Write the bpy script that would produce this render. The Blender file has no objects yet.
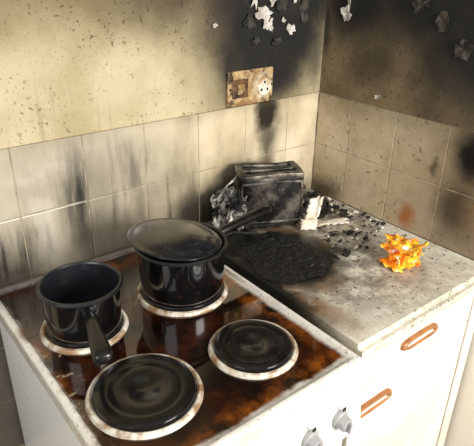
import bpy, bmesh, math, random
from mathutils import Vector, Matrix, noise as mnoise
H=0.9
random.seed(7)
sc=bpy.context.scene
def s2l(c):
    return tuple(((x/255)/12.92 if x/255<=0.04045 else ((x/255+0.055)/1.055)**2.4) for x in c[:3])+(1,)
# ---------------- node helper ----------------
class Mat:
    def __init__(s,name,rough=0.5,metal=0.0,coat=0.0,spec=0.5):
        s.m=bpy.data.materials.new(name); s.m.use_nodes=True
        s.nt=s.m.node_tree; s.n=s.nt.nodes; s.l=s.nt.links
        s.b=s.n['Principled BSDF']; s.b.inputs['Roughness'].default_value=rough
        s.b.inputs['Metallic'].default_value=metal; s.b.inputs['Coat Weight'].default_value=coat
        s.b.inputs['Specular IOR Level'].default_value=spec
        tc=s.n.new('ShaderNodeTexCoord'); s.P=tc.outputs['Object']
    def put(s,inp,v):
        if isinstance(v,bpy.types.NodeSocket): s.l.new(v,inp)
        elif isinstance(v,tuple) and len(v)==3 and inp.type=='RGBA': inp.default_value=s2l(v)
        else: inp.default_value=v
    def math(s,op,a,b=0.0,c=None,clamp=False):
        n=s.n.new('ShaderNodeMath'); n.operation=op; n.use_clamp=clamp
        s.put(n.inputs[0],a); s.put(n.inputs[1],b)
        if c is not None: s.put(n.inputs[2],c)
        return n.outputs[0]
    def vmath(s,op,a,b):
        n=s.n.new('ShaderNodeVectorMath'); n.operation=op
        s.put(n.inputs[0],a); s.put(n.inputs[1],b)
        return n.outputs['Value'] if op=='LENGTH' else n.outputs[0]
    def noise(s,scale,detail=4,rough=0.6,stretch=(1,1,1),col=False,off=(0,0,0)):
        v=s.vmath('MULTIPLY',s.P,stretch)
        if off!=(0,0,0): v=s.vmath('ADD',v,off)
        n=s.n.new('ShaderNodeTexNoise'); s.l.new(v,n.inputs['Vector'])
        n.inputs['Scale'].default_value=scale; n.inputs['Detail'].default_value=detail; n.inputs['Roughness'].default_value=rough
        return n.outputs['Color'] if col else n.outputs['Fac']
    def rng(s,v,a,b,lo=0.0,hi=1.0):
        n=s.n.new('ShaderNodeMapRange'); n.interpolation_type='SMOOTHSTEP'
        s.put(n.inputs['Value'],v); n.inputs['From Min'].default_value=a; n.inputs['From Max'].default_value=b
        n.inputs['To Min'].default_value=lo; n.inputs['To Max'].default_value=hi
        return n.outputs[0]
    def warp(s,scale,amt,stretch=(1,1,1)):
        c=s.noise(scale,5,0.65,stretch,col=True)
        c=s.vmath('SUBTRACT',c,(.5,.5,.5)); c=s.vmath('SCALE',c,(0,0,0))
        c.node.inputs['Scale'].default_value=amt*2
        return s.vmath('ADD',s.P,c)
    def blob(s,W,c,r,inner=0.0,amt=1.0):
        v=s.vmath('SUBTRACT',W,tuple(c)); v=s.vmath('DIVIDE',v,tuple(r)); d=s.vmath('LENGTH',v,(0,0,0))
        return s.rng(d,inner,1.0,amt,0.0)
    def mix(s,f,a,b):
        n=s.n.new('ShaderNodeMix'); n.data_type='RGBA'
        s.put(n.inputs[0],f); s.put(n.inputs[6],a); s.put(n.inputs[7],b)
        return n.outputs[2]
    def mx(s,*a):
        r=a[0]
        for b in a[1:]: r=s.math('MAXIMUM',r,b)
        return r
    def mul(s,a,b): return s.math('MULTIPLY',a,b)
    def col(s,v): s.put(s.b.inputs['Base Color'],v)
    def bump(s,h,strength=0.3,dist=0.002):
        n=s.n.new('ShaderNodeBump'); n.inputs['Strength'].default_value=strength; n.inputs['Distance'].default_value=dist
        s.put(n.inputs['Height'],h); s.l.new(n.outputs[0],s.b.inputs['Normal'])
def simple(name,c,rough=.5,metal=0,coat=0,var=0.0,c2=None,scale=40,bump=0):
    m=Mat(name,rough,metal,coat)
    if c2: m.col(m.mix(m.rng(m.noise(scale,5),.38,.62),c,c2))
    else: m.col(c)
    if bump: m.bump(m.noise(scale*3,4),bump,.001)
    return m.m
# ---------------- mesh helpers ----------------
def obj(name,bm,mat=None,parent=None,smooth=False):
    me=bpy.data.meshes.new(name); bm.normal_update(); bm.to_mesh(me); bm.free()
    o=bpy.data.objects.new(name,me); sc.collection.objects.link(o)
    for m in (mat if isinstance(mat,list) else [mat] if mat else []): me.materials.append(m)
    if smooth:
        for p in me.polygons: p.use_smooth=True
    if parent: o.parent=parent
    return o
def empty(name):
    o=bpy.data.objects.new(name,None); sc.collection.objects.link(o); return o
def addbox(bm,x0,x1,y0,y1,z0,z1,bev=0,seg=2,mi=0):
    t=bmesh.new(); bmesh.ops.create_cube(t,size=1)
    for v in t.verts: v.co=Vector(((x0+x1)/2+v.co.x*(x1-x0),(y0+y1)/2+v.co.y*(y1-y0),(z0+z1)/2+v.co.z*(z1-z0)))
    if bev: bmesh.ops.bevel(t,geom=t.edges[:],offset=bev,segments=seg,affect='EDGES',profile=.5)
    for f in t.faces: f.material_index=mi
    me=bpy.data.meshes.new('t'); t.to_mesh(me); t.free(); bm.from_mesh(me); bpy.data.meshes.remove(me)
def box(name,x0,x1,y0,y1,z0,z1,mat,bev=0,seg=2,parent=None,smooth=False):
    bm=bmesh.new(); addbox(bm,x0,x1,y0,y1,z0,z1,bev,seg); return obj(name,bm,mat,parent,smooth)
def addlathe(bm,prof,c=(0,0,0),seg=64,M=None,mi=0,fn=None):
    M=M or Matrix.Translation(c); rings=[]
    for r,z in prof:
        if r<1e-6: rings.append([bm.verts.new(M@Vector((0,0,z)))])
        else:
            L=[]
            for i in range(seg):
                a=2*math.pi*i/seg; p=Vector((r*math.cos(a),r*math.sin(a),z))
                if fn: p=fn(p)
                L.append(bm.verts.new(M@p))
            rings.append(L)
    for A,B in zip(rings,rings[1:]):
        for i in range(seg):
            j=(i+1)%seg
            if len(A)==1 and len(B)==1: continue
            if len(A)==1: f=bm.faces.new((A[0],B[i],B[j]))
            elif len(B)==1: f=bm.faces.new((A[i],A[j],B[0]))
            else: f=bm.faces.new((A[i],A[j],B[j],B[i]))
            f.material_index=mi
def lathe(name,prof,c,mat,parent=None,seg=64,M=None,fn=None):
    bm=bmesh.new(); addlathe(bm,prof,c,seg,M,0,fn); bmesh.ops.recalc_face_normals(bm,faces=bm.faces[:])
    o=obj(name,bm,mat,parent,True)
    md=o.modifiers.new('es','EDGE_SPLIT'); md.split_angle=math.radians(40); return o
def loft(name,secs,mat,parent=None,seg=20,power=2.6):
    bm=bmesh.new(); R=[]
    for c,rv,uv,a,b in secs:
        L=[]
        for i in range(seg):
            t=2*math.pi*i/seg; x=math.cos(t); y=math.sin(t)
            x=math.copysign(abs(x)**(2/power),x); y=math.copysign(abs(y)**(2/power),y)
            L.append(bm.verts.new(Vector(c)+Vector(rv)*a*x+Vector(uv)*b*y))
        R.append(L)
    for A,B in zip(R,R[1:]):
        for i in range(seg):
            j=(i+1)%seg; bm.faces.new((A[i],A[j],B[j],B[i]))
    bm.faces.new(R[0][::-1]); bm.faces.new(R[-1])
    bmesh.ops.recalc_face_normals(bm,faces=bm.faces[:])
    o=obj(name,bm,mat,parent,True); md=o.modifiers.new('es','EDGE_SPLIT'); md.split_angle=math.radians(50); return o
def tube(name,pts,r,mat,parent=None):
    cu=bpy.data.curves.new(name,'CURVE'); cu.dimensions='3D'; cu.bevel_depth=r; cu.bevel_resolution=4
    sp=cu.splines.new('BEZIER'); sp.bezier_points.add(len(pts)-1)
    for b,p in zip(sp.bezier_points,pts): b.co=p; b.handle_left_type=b.handle_right_type='AUTO'
    cu.use_fill_caps=True
    o=bpy.data.objects.new(name,cu); sc.collection.objects.link(o); cu.materials.append(mat)
    if parent:o.parent=parent
    return o

# ================= MATERIALS =================
def soot_wall_back():
    m=Mat('sooty_paint_back',.8)
    W=m.warp(6,.07); W2=m.warp(16,.035)
    n1=m.noise(5,5); base=m.mix(m.rng(n1,.35,.7),(198,186,152),(170,156,118))
    sep=m.n.new('ShaderNodeSeparateXYZ'); m.l.new(W,sep.inputs[0])
    g=m.rng(sep.outputs[2],H+.40,H+.62)
    base=m.mix(m.mul(g,.88),base,(104,86,52))
    s1=m.mx(m.blob(W,(-.20,0,H+.52),(.33,1,.38),.40,.97),m.blob(W,(-.45,0,H+.62),(.36,1,.20),.15,.8))
    base=m.mix(s1,base,(52,40,27))
    core=m.mx(m.blob(W2,(-.235,0,H+.50),(.14,1,.20),.45,1),m.blob(W2,(-.12,0,H+.46),(.15,1,.13),.3,1),
              m.blob(W2,(-.22,0,H+.66),(.23,1,.27),.5,1),m.blob(W2,(-.05,0,H+.58),(.15,1,.18),.2,1),
              m.blob(W2,(-.20,0,H+.38),(.17,1,.11),.35,.98),m.blob(W2,(-.32,0,H+.41),(.07,1,.13),.1,.85),m.blob(W2,(-.03,0,H+.40),(.05,1,.12),.1,.6))
    base=m.mix(core,base,(11,9,8))
    sp=m.rng(m.noise(150,2,.5),.61,.68); sp2=m.rng(m.noise(70,2,.5),.63,.69)
    gate=m.rng(m.noise(6,3),.4,.6)
    sp=m.mul(m.mx(sp,sp2),m.mx(m.mul(gate,.65),m.mul(g,.9)))
    base=m.mix(sp,base,(50,38,20))
    st=m.rng(m.noise(60,3,.5,(1,1,.05)),.6,.75); base=m.mix(m.mul(st,.25),base,(90,75,45))
    m.col(base); m.bump(m.noise(60,5),.25,.003); return m.m
def soot_wall_right():
    m=Mat('sooty_paint_right',.8)
    W=m.warp(6,.06)
    sp0=m.n.new('ShaderNodeSeparateXYZ'); m.l.new(m.P,sp0.inputs[0])
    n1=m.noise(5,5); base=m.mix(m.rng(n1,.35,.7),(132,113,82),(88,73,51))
    s=m.mx(m.blob(W,(0,-.52,H+.57),(1,.40,.38),.40,1),m.blob(W,(0,-.12,H+.62),(1,.24,.28),.3,1),m.blob(W,(0,-.3,H+.62),(1,.3,.29),.35,1),
           m.blob(W,(0,0,H+.5),(1,.06,.22),.0,.85),m.blob(W,(0,-.20,H+.42),(1,.15,.13),.0,.65))
    base=m.mix(s,base,(17,14,11))
    sp=m.rng(m.noise(120,2,.5),.60,.68); base=m.mix(m.mul(sp,.7),base,(36,27,18))
    low=m.rng(sp0.outputs[2],H-.02,H-.04)
    base=m.mix(low,base,(232,224,208))
    m.col(base); m.bump(m.noise(60,5),.3,.003); return m.m
def tile_mat(which):
    m=Mat('glazed_tile_'+which,.28,coat=.2)
    W=m.warp(9,.035); W2=m.warp(20,.03)
    n=m.noise(4,5)
    sep=m.n.new('ShaderNodeSeparateXYZ'); m.l.new(W,sep.inputs[0])
    if which=='back':
        base=m.mix(m.rng(n,.35,.65),(224,211,184),(196,181,150))
        left=m.rng(sep.outputs[0],-.40,-.75)
        base=m.mix(m.mul(left,.6),base,(170,163,148))
        film=m.rng(m.noise(9,6,.7,(1,1,.4)),.42,.68); base=m.mix(m.mul(film,.32),base,(104,94,76))
        st=m.rng(m.noise(28,4,.6,(1,1,.12)),.45,.68)
        zone=m.mx(m.blob(W,(-.71,0,H+.16),(.16,1,.20),.1,1),m.blob(W,(-.92,0,H+.06),(.20,1,.12),.15,1),m.blob(W,(-.52,0,H+.10),(.15,1,.15),.2,.9),m.blob(W,(-.60,0,H+.20),(.18,1,.12),.2,.65))
        base=m.mix(m.mul(zone,m.math('ADD',m.mul(st,.6),.40)),base,(42,39,36))
        low=m.rng(sep.outputs[2],H+.08,H-.02); base=m.mix(m.mul(low,.7),base,(50,43,36))
        core=m.mx(m.blob(W,(-.32,0,H+.03),(.15,1,.16),.35,.97),m.blob(W2,(-.205,0,H+.27),(.060,1,.10),.35,.98),m.blob(W,(-.44,0,H+.03),(.12,1,.11),.2,.9),m.blob(W2,(-.20,0,H+.20),(.045,1,.15),.1,.8))
        base=m.mix(core,base,(18,15,14))
        top=m.rng(sep.outputs[2],H+.27,H+.31); base=m.mix(m.mul(top,.3),base,(110,96,70))
        m.col(base)
    else:
        base=m.mix(m.rng(n,.35,.65),(206,189,160),(176,157,126))
        right=m.rng(sep.outputs[1],-.24,-.58); base=m.mix(m.mul(right,.75),base,(84,67,47))
        film=m.rng(m.noise(9,6,.7),.42,.68); base=m.mix(m.mul(film,.3),base,(104,88,64))
        tp=m.rng(sep.outputs[2],H+.22,H+.31); base=m.mix(m.mul(tp,.45),base,(86,70,48))
        base=m.mix(m.blob(W,(0,-.36,H+.04),(1,.035,.05),.1,.9),base,(150,88,36))
        base=m.mix(m.mx(m.blob(W,(0,-.50,H+.25),(1,.07,.10),.3,1),m.blob(W,(0,-.40,H+.19),(1,.02,.04),.1,.7),m.blob(W,(0,-.48,H+.10),(1,.08,.14),.1,.75)),base,(18,14,12))
        base=m.mix(m.blob(W,(0,-.05,H+.02),(1,.12,.06),.1,.8),base,(52,42,32))
        sp=m.rng(m.noise(90,2,.5),.64,.71); base=m.mix(m.mul(sp,.6),base,(60,45,30))
        m.col(base)
    m.bump(m.noise(25,4),.08,.002)
    return m.m
grout=simple('dirty_grout',(186,174,150),.9,c2=(132,120,98),scale=20)

def hob_mat():
    m=Mat('stained_hob_enamel',.07,coat=.9)
    m.b.inputs['Coat Roughness'].default_value=.04
    W=m.warp(14,.016); n=m.noise(9,6,.7)
    sep=m.n.new('ShaderNodeSeparateXYZ'); m.l.new(W,sep.inputs[0])
    def edge(o,a,b): return m.rng(o,a,b)
    mk=m.mul(m.mul(edge(sep.outputs[0],-.966,-.952),edge(sep.outputs[0],-.512,-.528)),
              m.mul(edge(sep.outputs[1],-.610,-.598),edge(sep.outputs[1],-.02,-.04)))
    brown=m.mix(m.rng(n,.40,.68),(18,8,4),(66,30,10))
    amber=m.mul(m.mx(m.blob(W,(-.530,-.38,H),(.04,.26,1),.1,1),m.blob(W,(-.60,-.597,H),(.20,.04,1),.1,1),m.blob(W,(-.75,-.06,H),(.16,.05,1),.1,.9),m.blob(W,(-.76,-.597,H),(.16,.03,1),.1,.9),m.blob(W,(-.96,-.3,H),(.022,.3,1),.1,.8)),m.rng(m.noise(18,5),.34,.60))
    brown=m.mix(amber,brown,(140,76,20))
    soot=m.rng(m.noise(12,4,.6,off=(4,4,4)),.52,.70); brown=m.mix(m.mul(soot,.6),brown,(10,7,6))
    white=m.mul(m.rng(m.noise(30,5,.7),.58,.64),m.mx(m.blob(W,(-.945,-.36,H),(.04,.28,1),.2,1),m.blob(W,(-.56,-.600,H),(.10,.025,1),.2,.7),m.blob(W,(-.74,-.20,H),(.05,.07,1),.1,.5)))
    brown=m.mix(white,brown,(150,134,110))
    spk=m.rng(m.noise(120,3,.6),.60,.72)
    we=m.mix(m.mul(spk,.7),(232,229,220),(96,72,44))
    film=m.rng(m.noise(14,5,.7),.45,.65); we=m.mix(m.mul(film,.30),we,(140,112,76))
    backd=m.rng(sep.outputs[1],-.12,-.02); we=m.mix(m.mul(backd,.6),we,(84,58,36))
    m.col(m.mix(mk,we,brown)); m.bump(m.noise(16,3),.05,.002)
    return m.m
white_enamel=Mat('white_enamel',.3,coat=.3)
_f=white_enamel.rng(white_enamel.noise(25,6,.7),.55,.75)
white_enamel.col(white_enamel.mix(white_enamel.mul(_f,.35),(232,232,230),(150,132,104))); white_enamel=white_enamel.m
ring_m=simple('ring_metal',(232,226,212),.3,.15,c2=(150,120,88),scale=30)
plate_m=Mat('cast_iron_plate',.27,coat=.3); plate_m.col(plate_m.mix(plate_m.rng(plate_m.noise(30,5),.45,.75),(9,9,10),(34,31,28))); plate_m.bump(plate_m.noise(80,3),.1,.001); plate_m=plate_m.m
def panmat(name,c,c2,ro=.16):
    m=Mat(name,ro,coat=.5); f=m.rng(m.noise(60,5,.7),.52,.72); m.col(m.mix(m.mul(f,.6),c,c2)); m.bump(m.noise(50,4),.08,.001); return m.m
pan_m=panmat('black_enamel_pan',(7,7,9),(44,28,20))
pan_in=panmat('pan_interior',(26,29,34),(56,58,60),.35)
lid_m=panmat('sooty_lid_sheen_tint',(20,23,27),(66,68,70),.22)  # greys raised in the colour to suggest light reflected on the lid
rim_m=simple('steel_rim',(60,62,64),.3,.8)
handle_m=simple('black_bakelite',(9,9,10),.28,c2=(24,22,21))
char_m=simple('char',(8,7,7),.85,c2=(40,35,30),scale=60,bump=.8)

def worktop_mat():
    m=Mat('laminate_worktop',.42)
    W=m.warp(10,.03); Wb=m.warp(22,.03)
    n=m.rng(m.noise(16,6,.75),.36,.64); n2=m.rng(m.noise(130,3,.7),.57,.68)
    base=m.mix(n,(222,217,202),(190,183,164)); base=m.mix(m.mul(n2,.40),base,(120,112,98))
    ye=m.mx(m.blob(W,(-.25,-.15,H),(.15,.12,1),.1,.9),m.blob(W,(-.45,-.42,H),(.06,.22,1),.1,.95),m.blob(W,(-.10,-.25,H),(.08,.14,1),.1,.45),m.blob(W,(-.16,-.47,H),(.09,.06,1),.1,.6),m.blob(W,(-.37,-.38,H),(.11,.11,1),.1,.95),m.blob(W,(-.24,-.25,H),(.06,.12,1),.1,.8))
    base=m.mix(m.mul(ye,m.rng(m.noise(12,5),.28,.56)),base,(120,82,38))
    haze=m.mul(m.mx(m.blob(W,(-.14,-.14,H),(.21,.28,1),.35,.95),m.blob(W,(-.28,-.34,H),(.28,.34,1),.35,.75)),m.rng(m.noise(18,6,.75),.36,.62))
    base=m.mix(haze,base,(82,75,65))
    bk=m.mx(m.blob(Wb,(-.36,-.27,H),(.16,.17,1),.65,1),m.blob(Wb,(-.42,-.12,H),(.12,.15,1),.55,1),m.blob(Wb,(-.27,-.06,H),(.22,.11,1),.45,.97),
            m.blob(Wb,(-.475,-.30,H),(.05,.30,1),.35,1),m.blob(Wb,(-.10,-.10,H),(.10,.09,1),.25,.85),m.blob(Wb,(-.04,-.05,H),(.07,.06,1),.2,.85),m.blob(Wb,(-.24,-.33,H),(.05,.04,1),.2,.8))
    sc_=m.mul(m.rng(m.noise(55,5,.75),.56,.64),m.blob(W,(-.18,-.24,H),(.25,.34,1),.3,1))
    dots=m.mul(m.rng(m.noise(90,2,.5),.62,.69),m.blob(W,(-.2,-.35,H),(.36,.42,1),.5,.8))
    bk=m.mx(bk,m.mul(sc_,.90),dots)
    base=m.mix(bk,base,(12,10,8))
    m.col(base); m.bump(m.noise(60,4),.08,.001); return m.m
cab_m=simple('white_cabinet',(236,231,222),.4,c2=(222,214,199),scale=6)
_p=Mat('stained_faceplate',.35,coat=.2); _W=_p.warp(30,.012)
_b=_p.mix(_p.rng(_p.noise(40,5),.4,.6),(190,164,122),(140,106,66)); _b=_p.mix(_p.blob(_W,(-.225,0,H+.345),(.045,1,.045),.3,.9),_b,(214,202,176))
_b=_p.mix(_p.mul(_p.rng(_p.noise(26,5,off=(4,2,1)),.50,.62),.9),_b,(40,26,15)); _p.col(_b); steel=_p.m

# ================= ROOM =================
mb=soot_wall_back(); mr=soot_wall_right(); tb=tile_mat('back'); tr=tile_mat('right')
wb=box('wall_back',-2.4,.1,.0,.1,0,2.4,mb)
wr=box('wall_right',0,.1,-2.2,.0,0,2.4,mr)
fl=box('floor',-2.4,.1,-2.2,.1,-.1,0,simple('brown_floor',(84,54,30),.5,c2=(58,38,22),scale=8))
TT=.008; T=.15; g=.0009
def tiles(name,axis,a0,n,mat,par):
    bm=bmesh.new()
    edges=[0]+[-(a0+T*k) for k in range(n)]
    for i in range(len(edges)-1):
        for row in range(-3 if axis=='x' else 0,2):
            z1=H+T*(row+1); z0=H+T*row; hi,lo=edges[i],edges[i+1]
            if i==0: hi=-TT-.001
            if axis=='x': addbox(bm,lo+g,hi-g,-TT,-.0005,z0+g,z1-g,.0018,2)
            else: addbox(bm,-TT,-.0005,lo+g,hi-g,z0+g,z1-g,.0018,2)
    obj(name,bm,mat,par)
    if axis=='x': box(name+'_grout',edges[-1],-.0002,-TT+.0016,-.0001,H-.45,H+.299,grout,parent=par)
    else: box(name+'_grout',-TT+.0016,-.0001,edges[-1],-.0002,H,H+.299,grout,parent=par)
tiles('tiles_back','x',.127,9,tb,wb)
tiles('tiles_right','y',.131,6,tr,wr)

# ================= COOKER =================
ck=empty('electric_cooker')
x0,x1,y0,y1=-.972,-.500,-.630,-.014
bm=bmesh.new(); addbox(bm,x0,x1,y0,y1,H-.035,H+.006,.008,3)
top=max(bm.faces,key=lambda f:(f.calc_area() if f.calc_center_median().z>H else 0))
bmesh.ops.inset_region(bm,faces=[top],thickness=.006)
bmesh.ops.inset_region(bm,faces=[top],thickness=.006)
for v in top.verts: v.co.z-=.006
obj('hob_top',bm,hob_mat(),ck)
HZ=H
box('oven_body',x0+.008,x1-.004,y0+.03,y1-.005,.06,H-.035,white_enamel,.006,2,ck)
box('plinth',x0+.03,x1-.03,y0+.07,y1-.03,0,.06,handle_m,0,1,ck)
bm=bmesh.new(); addbox(bm,x0+.002,x1-.002,y0-.004,y0+.04,H-.15,H-.036,.006,3)
for v in bm.verts:
    if v.co.z<H-.1 and v.co.y<y0+.02: v.co.y-=.012
obj('control_panel',bm,white_enamel,ck)
knob_m=simple('knob_plastic',(150,150,150),.35); mark_m=simple('knob_marking',(24,24,26),.5)
for i,kx in enumerate([-.92,-.85,-.78,-.71,-.64,-.565]):
    M=Matrix.Translation((kx,y0-.011,H-.092))@Matrix.Rotation(math.radians(96),4,'X')
    lathe('knob_%d'%(i+1),[(.0,-.004),(.019,-.004),(.019,.003),(.015,.006),(.0135,.019),(.011,.021),(0,.021)],(0,0,0),knob_m,ck,32,M)
    bm=bmesh.new(); addbox(bm,-.0025,.0025,-.012,.012,.0205,.0275,.001); 
    for v in bm.verts: v.co=M@v.co
    obj('knob_grip_%d'%(i+1),bm,knob_m,ck)
    bm=bmesh.new(); addbox(bm,-.0035,.0035,.026,.033,.0035,.006)
    for v in bm.verts: v.co=M@v.co
    obj('knob_mark_%d'%(i+1),bm,mark_m,ck)
box('oven_door',x0+.012,x1-.012,y0+.012,y0+.03,.12,H-.17,white_enamel,.006,3,ck)
tube('oven_handle',[(x0+.06,y0+.012,H-.21),(x0+.065,y0-.025,H-.21),(x1-.065,y0-.025,H-.21),(x1-.06,y0+.012,H-.21)],.007,white_enamel,ck)
plates=[('front_right',-.638,-.483,.083),('front_left',-.853,-.464,.096),('rear_right',-.636,-.243,.098),('rear_left',-.856,-.238,.083)]
for nm,px,py,R in plates:
    lathe('ring_'+nm,[(R-.012,0),(R-.011,.005),(R-.007,.0075),(R-.003,.006),(R,.0005),(R,-.002)],(px,py,HZ),ring_m,ck)
    lathe('plate_'+nm,[(0,.0115),(R*.22,.0115),(R*.25,.0135),(R*.60,.0136),(R*.62,.0131),(R*.64,.0136),(R-.018,.0135),(R-.0135,.012),(R-.012,.007),(R-.0125,0)],(px,py,HZ),plate_m,ck)

# ================= SAUCEPANS =================
PZ=HZ+.0138
def pan(root,c,R,h,base=.0):
    t=.0025
    lathe('body',[(0,0),(R*.86,0),(R*.93,.004),(R*.965,.014),(R*.99,h*.5),(R,h-.004),(R+.004,h-.001),(R+.0045,h+.001),(R+.002,h+.003),(R-t,h+.001)],(c[0],c[1],PZ),pan_m,root,96)
    lathe('interior',[(R-t,h+.001),(R-t-.001,h*.5),(R*.93,.018),(R*.86,.006),(0,.004)],(c[0],c[1],PZ),pan_in,root,96)
    lathe('rim',[(R-t,h+.0012),(R-.0005,h+.0042),(R+.003,h+.0042),(R+.0062,h+.001),(R+.004,h-.0025)],(c[0],c[1],PZ),rim_m,root,96)
def handle(root,start,d,L,w,th,rise):
    d=Vector(d).normalized(); up=Vector((0,0,1)); rt=d.cross(up).normalized(); S=[]
    prof=[(0,.55,.7),(.06,.6,.8),(.10,.75,1),(.3,.8,1),(.6,1,1.05),(.85,1.12,1.1),(.95,1.05,1),(.985,.8,.8),(1,.4,.4)]
    for t,a,b in prof:
        c=Vector(start)+d*L*t+up*(rise*math.sin(t*math.pi*.5))
        S.append((c,rt,up,w*a,th*b))
    loft('handle',S,handle_m,root)
    c0=Vector(start)-d*.012
    S=[(c0,rt,up,w*.8,th*.7),(c0+d*.016,rt,up,w*.7,th*.6)]
    loft('handle_bracket',S,rim_m,root)
p1=empty('saucepan'); c=(-.858,-.248); pan(p1,c,.071,.090)
d=Vector((-.25,-1,0)).normalized()
handle(p1,Vector((c[0],c[1],PZ+.070))+d*.078,d,.118,.0150,.0110,-.006)
p2=empty('saucepan'); c2=(-.637,-.246); pan(p2,c2,.090,.104)
d=Vector((1,.10,0)).normalized()
handle(p2,Vector((c2[0],c2[1],PZ+.088))+d*.096,d,.170,.0125,.0095,.012)
ld=empty('saucepan_lid')
lidpos=Matrix.Translation((-.652,-.247,PZ+.120))@Matrix.Rotation(math.radians(7),4,Vector((.3,1,0)))
lathe('lid_disc',[(0,.015),(.03,.0140),(.06,.010),(.08,.004),(.086,.001),(.092,.0015),(.0945,.0),(.0945,-.002),(.086,-.0025),(.084,-.008),(.082,-.008),(.080,0),(0,.010)],(0,0,0),lid_m,ld,96,lidpos)

# ================= WORKTOP & CABINET =================
wt=empty('kitchen_worktop_unit')
WX0=-.474
bm=bmesh.new(); addbox(bm,WX0,-TT-.001,-.605,-TT-.001,H-.038,H,.0,1)
e=[e for e in bm.edges if all(v.co.y<-.6 for v in e.verts) and abs(e.verts[0].co.z-e.verts[1].co.z)<1e-5]
bmesh.ops.bevel(bm,geom=e,offset=.012,segments=5,affect='EDGES')
obj('worktop',bm,worktop_mat(),wt)
box('cabinet_carcass',WX0+.004,-.012,-.575,-.012,.1,H-.038,cab_m,0,1,wt)
box('kickboard',WX0+.004,-.012,-.53,-.50,0,.1,cab_m,0,1,wt)
gold=simple('handle_tan',(176,124,80),.35,.2,c2=(150,100,62),scale=30)
zs=[(H-.045,H-.128),(H-.132,H-.33),(H-.334,H-.55),(H-.554,.11)]
for i,(za,zb) in enumerate(zs):
    box('drawer_front_%d'%(i+1),WX0+.006,-.055,-.596,-.576,zb,za,cab_m,.003,2,wt)
for i,(hx,hz) in enumerate([(-.27,H-.074),(-.405,H-.185),(-.27,H-.46),(-.27,H-.66)]):
    bm=bmesh.new(); a,b,y=.062,.014,-.602
    prof=[(1,1,.006),(1,1,.0),(.93,.80,-.004),(.80,.52,-.003),(.78,.48,.004)]
    R=[]
    for fa,fb,dy in prof:
        L=[]
        for k in range(40):
            t=2*math.pi*k/40; xx=math.copysign(abs(math.cos(t))**.5,math.cos(t)); zz=math.copysign(abs(math.sin(t))**.7,math.sin(t))
            L.append(bm.verts.new((hx+a*fa*xx,y+dy,hz+b*fb*zz)))
        R.append(L)
    for A,B in zip(R,R[1:]):
        for k in range(40): bm.faces.new((A[k],A[(k+1)%40],B[(k+1)%40],B[k]))
    bmesh.ops.recalc_face_normals(bm,faces=bm.faces[:])
    obj('handle_frame_%d'%(i+1),bm,gold,wt,True)
    box('handle_inlay_%d'%(i+1),hx-.045,hx+.045,-.603,-.5965,hz-.006,hz+.006,cab_m,.002,2,wt)
box('filler_panel',-.05,-.012,-.598,-.576,.0,H-.04,cab_m,.002,2,wt)

# ================= SOCKET =================
so=empty('cooker_switch_socket')
box('faceplate',-.338,-.190,-.010,-.0005,H+.301,H+.389,steel,.003,3,so)
dark=simple('switch_dark',(44,30,20),.5,c2=(110,78,46))
box('rocker_frame',-.325,-.275,-.012,-.009,H+.322,H+.368,dark,.002,2,so)
box('rocker_switch',-.311,-.289,-.017,-.011,H+.332,H+.358,steel,.002,2,so)
plug=simple('plug_plastic',(230,222,204),.4,c2=(170,140,100),scale=40)
M=Matrix.Translation((-.222,-.010,H+.343))@Matrix.Rotation(math.radians(90),4,'X')
lathe('socket_insert',[(0,.004),(.022,.004),(.0245,.001),(.0245,0)],(0,0,0),plug,so,32,M)
for (dx,dz) in [(0,.011),(-.010,-.008),(.010,-.008)]:
    box('pin_slot',-.222+dx-.003,-.222+dx+.003,-.0145,-.012,H+.343+dz-.0035,H+.343+dz+.0035,mark_m,0,1,so)
for sx in (-.331,-.197):
    lathe('screw',[(0,.0025),(.003,.002),(.004,0)],(0,0,0),rim_m,so,16,Matrix.Translation((sx,-.010,H+.345))@Matrix.Rotation(math.radians(90),4,'X'))

# ================= TOASTER =================
to=empty('burnt_toaster')
ax=Vector((.90,-.43,0)).normalized(); bk=Vector((.43,.90,0)).normalized()
TC=Vector((-.270,-.096,H))
MT=Matrix(((ax.x,bk.x,0,TC.x),(ax.y,bk.y,0,TC.y),(0,0,1,TC.z),(0,0,0,1)))
burnt=Mat('burnt_toaster_metal',.4,.4); _c=burnt.mix(burnt.rng(burnt.noise(16,5,.65),.42,.64),(26,24,22),(124,116,106))
burnt.col(_c); burnt.bump(burnt.noise(60,5),.3,.002); burnt=burnt.m
burntk=Mat('burnt_toaster_black',.33,.4); _c=burntk.mix(burntk.rng(burntk.noise(14,6,.7),.45,.68),(12,11,11),(104,96,86)); burntk.col(_c); burntk.bump(burntk.noise(40,4),.25,.002); burntk=burntk.m
ash=simple('ash_metal',(150,146,140),.45,.3,c2=(40,36,32),scale=35,bump=.6)
def warpf(p,amt):
    q=Vector(mnoise.noise_vector(p*12+Vector((3,1,8))))*amt*1.4+Vector(mnoise.noise_vector(p*45))*amt*.3
    k=min(1,max(0,p.z/.05)); return p+q*k
def tbox(name,a0,a1,b0,b1,z0,z1,mat,bev=.004,seg=3,warp=.004,cuts=None):
    bm=bmesh.new(); addbox(bm,a0,a1,b0,b1,z0,z1,bev,seg)
    le=[e for e in bm.edges if e.calc_length()>.03]
    if le: bmesh.ops.subdivide_edges(bm,edges=le,cuts=9,use_grid_fill=True)
    for v in bm.verts: v.co=MT@warpf(v.co.copy(),warp)
    return obj(name,bm,mat,to,True)
L=.084;Wd=.042
TZ=.153
tbox('front_panel',-L+.004,L,-Wd,-Wd+.005,.012,TZ-.010,burntk,.002,2)
tbox('back_panel',-L,L,Wd-.005,Wd,.012,TZ-.010,burntk,.002,2)
tbox('end_left',-L,-L+.006,-Wd+.006,Wd-.006,.012,TZ-.01,burnt,.002,2)
tbox('end_right',L-.006,L,-Wd+.006,Wd-.006,.012,TZ-.01,burnt,.002,2)
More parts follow.
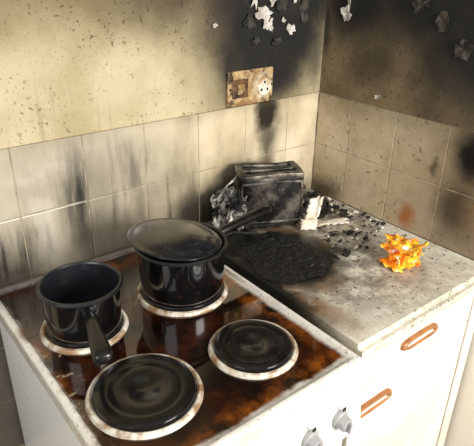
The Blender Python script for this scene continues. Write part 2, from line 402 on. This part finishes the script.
tbox('base',-L+.004,L-.004,-Wd+.003,Wd-.003,.004,.016,char_m,.003)
for nm,a0,a1,z0,z1 in (('bezel_top',-L+.004,L,TZ-.026,TZ-.020),('bezel_bottom',-L+.004,L,.016,.022),('bezel_l',-L+.004,-L+.010,.016,TZ-.020),('bezel_r',L-.008,L-.002,.016,TZ-.020)):
    tbox(nm,a0,a1,-Wd-.003,-Wd+.001,z0,z1,burnt,.001,2)
for nm,b0,b1 in (('top_rail_front',-Wd-.002,-Wd+.015),('top_rail_mid',-.006,.006),('top_rail_back',Wd-.015,Wd+.001)):
    tbox(nm,-L-.001,L+.001,b0,b1,TZ-.012,TZ,burnt,.003,3)
tbox('top_end_l',-L-.001,-L+.018,-Wd,Wd,TZ-.0115,TZ+.0005,burnt,.003)
tbox('top_end_r',L-.018,L+.001,-Wd,Wd,TZ-.0115,TZ+.0005,burnt,.003)
for k in range(9):
    a=-.06+.015*k
    tbox('element_wire',a,a+.002,-.026,-.012,.04,TZ-.014,ash,0)
    tbox('element_wire',a,a+.002,.012,.026,.04,TZ-.014,ash,0)
tbox('lever',L,L+.016,-.012,.012,.09,.10,handle_m,.003)
for a in (-.065,.065):
    for b in (-.03,.03): tbox('foot',a-.008,a+.008,b-.008,b+.008,0,.006,char_m,.002)

def sheet(name,c,u,v,nu,nv,amp,mat,freq=20,seed=0,parent=None,thick=.0012,jag=.25,curl=0):
    bm=bmesh.new(); G=[]
    c=Vector(c);u=Vector(u);v=Vector(v);n=u.cross(v).normalized()
    for i in range(nu+1):
        row=[]
        for j in range(nv+1):
            s=i/nu-.5; t=j/nv-.5
            q=Vector((s*3+seed,t*3,seed*1.7))
            ed=1+jag*mnoise.noise(q*2.2)
            p=c+u*s*ed+v*t*ed+n*(mnoise.fractal(Vector((s*freq*.3+seed,t*freq*.3,seed)),1,2,4)*amp)+n*curl*(s*s*4)
            p+=u*.06*mnoise.noise(q*4+Vector((5,0,0)))
            row.append(bm.verts.new(p))
        G.append(row)
    for i in range(nu):
        for j in range(nv):
            if (i in(0,nu-1) or j in(0,nv-1)) and random.random()<.22: continue
            bm.faces.new((G[i][j],G[i+1][j],G[i+1][j+1],G[i][j+1]))
    for vv in [q for q in bm.verts if not q.link_faces]: bm.verts.remove(vv)
    for q in bm.verts:
        if q.co.z<H+.002: q.co.z=H+.002
        if q.co.y>-.012: q.co.y=-.012
    o=obj(name,bm,mat,parent,True)
    md=o.modifiers.new('s','SOLIDIFY'); md.thickness=thick; md.offset=0
    return o
foil=Mat('peeled_metal',.45,.2); foil.col(foil.mix(foil.rng(foil.noise(20,6,.75),.45,.57),(176,171,162),(18,16,15))); foil.bump(foil.noise(40,5),.4,.003); foil=foil.m
sheet('slumped_casing',(-.395,-.062,H+.055),(.050,-.022,.02),(.004,.010,.110),14,18,.012,foil,9,3,to,curl=.014,thick=.003)
sheet('slumped_casing',(-.370,-.088,H+.058),(.045,-.020,-.01),(.020,.005,.105),14,18,.010,foil,9,9,to,curl=.012,thick=.003)
sheet('torn_front_skin',(-.350,-.106,H+.05),(.045,-.03,.0),(.0,-.006,.09),10,12,.008,char_m,12,5,to)
sheet('side_arc_strip',(-.395,-.075,H+.120),(.070,-.02,.06),(.01,.0,.014),14,4,.004,foil,8,17,to,curl=-.012)
melt=simple('melted_white_plastic',(240,234,222),.4,c2=(214,200,178),scale=18,bump=.15)
mp=empty('melted_plastic')
sheet('melted_sheet',(-.190,-.190,H+.042),(.024,-.020,.004),(.016,-.004,.082),12,18,.004,melt,6,11,mp,thick=.007,curl=.008)
sheet('melted_stub',(-.212,-.200,H+.014),(.036,-.026,.0),(.010,.012,.022),10,10,.004,melt,6,12,mp,thick=.006)
sheet('melted_strip',(-.135,-.215,H+.006),(.085,-.035,.0),(.014,.026,.0),14,8,.004,melt,8,14,mp,thick=.004)

# char residue on worktop
bm=bmesh.new(); nx,ny=72,84; G={}
cxm,cym=-.362,-.268
for i in range(nx+1):
    for j in range(ny+1):
        s=i/nx*2-1; t=j/ny*2-1
        x=cxm+.108*s; y=cym+.125*t
        if x<-.468: continue
        rr=((abs(s)**4+abs(t)**4)**(1/4))+.22*mnoise.fractal(Vector((s*1.7+3,t*1.7,2)),.9,2,5)
        if rr<.90:
            e=(.90-rr)
            z=H+.0008+min(e*5,1)*(.004+.005*mnoise.fractal(Vector((x,y,0))*50,.8,2,5)+.004*mnoise.noise(Vector((x,y,3))*20))
            G[i,j]=bm.verts.new((x,y,max(z,H+.0006)))
for i in range(nx):
    for j in range(ny):
        q=[(i,j),(i+1,j),(i+1,j+1),(i,j+1)]
        if all(k in G for k in q): bm.faces.new([G[k] for k in q])
for vv in [q for q in bm.verts if not q.link_faces]: bm.verts.remove(vv)
charmat=simple('charred_crust',(4,4,4),.6,c2=(15,13,12),scale=50,bump=.6)
obj('charred_chopping_board',bm,charmat)

# debris: one object
bm=bmesh.new()
TI=MT.inverted()
def ok(x,y,s):
    p=TI@Vector((x,y,H))
    if abs(p.x)<L+.012+s and abs(p.y)<Wd+.008+s: return False
    if abs(x-cxm)<.106+s*1.2 and abs(y-cym)<.123+s*1.2: return False
    if -.245<x<-.08 and -.255<y<-.170: return False
    if x<-.36 and y>-.14: return False
    if abs(x+.165)<.065 and abs(y+.455)<.065: return False
    return x<-TT-.004-s*1.3 and y<-TT-.004-s*1.3 and x>WX0+.01
def flake(c,s,h,mi):
    if not ok(c[0],c[1],s): return
    k=random.randint(4,7); a0=random.random()*6; tilt=Matrix.Rotation(random.uniform(-.5,.5),3,'X')@Matrix.Rotation(random.uniform(-.5,.5),3,'Y')
    T1=[];B1=[]
    for i in range(k):
        a=a0+2*math.pi*i/k; r=s*random.uniform(.5,1.2)
        p=tilt@Vector((r*math.cos(a),r*math.sin(a)*.7,h/2)); q=tilt@Vector((r*math.cos(a),r*math.sin(a)*.7,-h/2))
        T1.append(p);B1.append(q)
    mz=min(q.z for q in T1+B1)
    T2=[bm.verts.new(Vector((c[0],c[1],H-mz))+p) for p in T1]; B2=[bm.verts.new(Vector((c[0],c[1],H-mz))+p) for p in B1]
    fs=[bm.faces.new(T2),bm.faces.new(B2[::-1])]+[bm.faces.new((T2[i],B2[i],B2[(i+1)%k],T2[(i+1)%k])) for i in range(k)]
    for f in fs: f.material_index=mi
for k in range(380):
    x=random.gauss(-.11,.075); y=random.gauss(-.14,.095)
    if y<-.44 or x<-.25: continue
    flake((x,y),random.choice([.003,.004,.006,.009,.014]),random.uniform(.001,.005),0 if random.random()<.72 else 1)
for k in range(160):
    flake((random.uniform(-.25,-.04),random.uniform(-.50,-.1)),random.uniform(.001,.004),.0015,0)
for (x,y,s) in [(-.137,-.329,.010),(-.235,-.353,.012),(-.20,-.30,.006),(-.17,-.36,.005),(-.10,-.38,.004),(-.05,-.06,.02),(-.08,-.05,.018),(-.06,-.11,.018),(-.10,-.09,.018),(-.24,-.32,.012),(-.225,-.34,.007),(-.12,-.13,.02),(-.15,-.12,.015),(-.05,-.15,.014)]:
    flake((x,y),s,.006,0)
obj('charred_debris',bm,[char_m,melt])

tube('burnt_cable',[(-.34,-.140,H+.006),(-.37,-.138,H+.012),(-.41,-.125,H+.02),(-.45,-.115,H+.010),(-.455,-.06,H+.006)],.0035,char_m)

# orange crumpled object
og=Mat('orange_cloth',.6); _n=og.noise(22,4,.6)
_c=og.mix(og.rng(_n,.44,.56),(255,146,24),(252,198,52)); _c=og.mix(og.rng(og.noise(40,4,.6,off=(3,1,2)),.60,.66),_c,(236,92,18)); _c=og.mix(og.rng(og.noise(38,3,.6,off=(7,1,2)),.62,.66),_c,(245,238,222))
_c=og.mix(og.rng(og.noise(42,3,.6,off=(1,8,2)),.65,.69),_c,(70,120,56))
og.col(_c); og=og.m
oc=empty('orange_patterned_cloth')
cc=Vector((-.165,-.455,H))
for k in range(7):
    a=k*2*math.pi/7+.3; dd=Vector((math.cos(a),math.sin(a),0)); 
    sheet('fold_%d'%k,cc+dd*.014+Vector((0,0,.028+.010*(k%2))),(dd*.045+Vector((0,0,.048))),Vector((-dd.y,dd.x,0))*.052+Vector((0,0,.014)),14,14,.012,og,8,20+k,oc,thick=.0014,jag=.2,curl=-.010)
sheet('fold_top',cc+Vector((0,0,.052)),(.05,.02,.01),(-.02,.045,.012),14,14,.014,og,9,33,oc,thick=.0014,curl=-.012)
sheet('fold_base',cc+Vector((0,0,.006)),(.088,-.01,0),(.01,.065,0),12,10,.012,og,12,40,oc)

# peeling paint
flk=simple('paint_flake',(206,200,192),.7,c2=(160,152,140),scale=30)
flk2=simple('paint_flake_sooty',(64,58,52),.8,c2=(20,18,16),scale=40)
def wallflake(name,c,rx,rz,axis,par,seed,mat=None):
    bm=bmesh.new(); random.seed(seed); k=14; V=[]
    for i in range(k):
        a=2*math.pi*i/k; r=random.uniform(.45,1.1); off=.002+random.uniform(0,.008)
        if axis=='y': p=Vector((c[0]+rx*r*math.cos(a),-off,c[2]+rz*r*math.sin(a)))
        else: p=Vector((-off,c[1]+rx*r*math.cos(a),c[2]+rz*r*math.sin(a)))
        V.append(bm.verts.new(p))
    c0=Vector((c[0],-.002,c[2])) if axis=='y' else Vector((-.002,c[1],c[2]))
    cv=bm.verts.new(c0)
    for i in range(k): bm.faces.new((cv,V[i],V[(i+1)%k]))
    o=obj(name,bm,mat or flk,par); md=o.modifiers.new('s','SOLIDIFY'); md.thickness=.0008
for i,(x,z,a,b) in enumerate([(-.228,.520,.030,.018),(-.255,.558,.018,.030),(-.215,.495,.014,.022),(-.13,.478,.018,.016),(-.20,.49,.008,.018),(-.20,.55,.014,.018),(-.375,.50,.008,.006),(-.12,.55,.014,.010),(-.16,.50,.01,.008)]):
    wallflake('paint_flake_%d'%i,(x,0,H+z),a,b,'y',wb,i)
for i,(x,z,a,b) in enumerate([(-.17,.54,.03,.02),(-.27,.50,.02,.02),(-.09,.52,.02,.03),(-.25,.455,.015,.012),(-.18,.45,.02,.012)]):
    wallflake('paint_flake_dark_%d'%i,(x,0,H+z),a,b,'y',wb,50+i,flk2)
wallflake('paint_flake_a',(0,-.075,H+.515),.020,.026,'x',wr,11)
wallflake('paint_flake_b',(0,-.085,H+.55),.010,.035,'x',wr,12)
wallflake('paint_flake_c',(0,-.21,H+.325),.012,.007,'x',wr,13)
for i,(y,z,a,b) in enumerate([(-.36,.52,.03,.025),(-.42,.47,.025,.03),(-.30,.55,.03,.02)]):
    wallflake('paint_flake_side_%d'%i,(0,y,H+z),a,b,'x',wr,60+i,flk2)

# ================= LIGHT =================
w=bpy.data.worlds.new('w'); sc.world=w; w.use_nodes=True
w.node_tree.nodes['Background'].inputs[0].default_value=(.98,.98,.97,1); w.node_tree.nodes['Background'].inputs[1].default_value=.46
def area(name,loc,target,size,power,col=(1,1,1),sy=None):
    l=bpy.data.lights.new(name,'AREA'); l.size=size; l.energy=power; l.color=col
    if sy: l.shape='RECTANGLE'; l.size_y=sy
    o=bpy.data.objects.new(name,l); sc.collection.objects.link(o); o.location=loc
    o.rotation_euler=(Vector(target)-Vector(loc)).to_track_quat('-Z','Y').to_euler(); return o
area('window_light',(-.30,-2.0,1.50),(-.32,-.40,.88),.7,52,(1,.965,.90),.7)
area('window_light_left',(-2.2,-.9,1.7),(-.6,-.2,1.0),.9,14,(1,.985,.96))

# ================= CAMERA =================
cx,cy,cz,yaw,pit,rol,f=[-1.1642,-1.0815,0.6504,0.6779,0.4598,0.0205,544.753]
d=Vector((math.sin(yaw)*math.cos(pit),math.cos(yaw)*math.cos(pit),-math.sin(pit)))
r=Vector((math.cos(yaw),-math.sin(yaw),0)); u=r.cross(d)
r2=r*math.cos(rol)+u*math.sin(rol); u2=-r*math.sin(rol)+u*math.cos(rol)
cam=bpy.data.cameras.new('camera'); cam.sensor_fit='HORIZONTAL'; cam.sensor_width=36; cam.lens=36*f/474; cam.clip_start=.01
co=bpy.data.objects.new('camera',cam); sc.collection.objects.link(co)
co.matrix_world=Matrix(((r2.x,u2.x,-d.x,cx),(r2.y,u2.y,-d.y,cy),(r2.z,u2.z,-d.z,cz+H),(0,0,0,1)))
sc.camera=co
sc.view_settings.view_transform='Standard'; sc.view_settings.look='None'
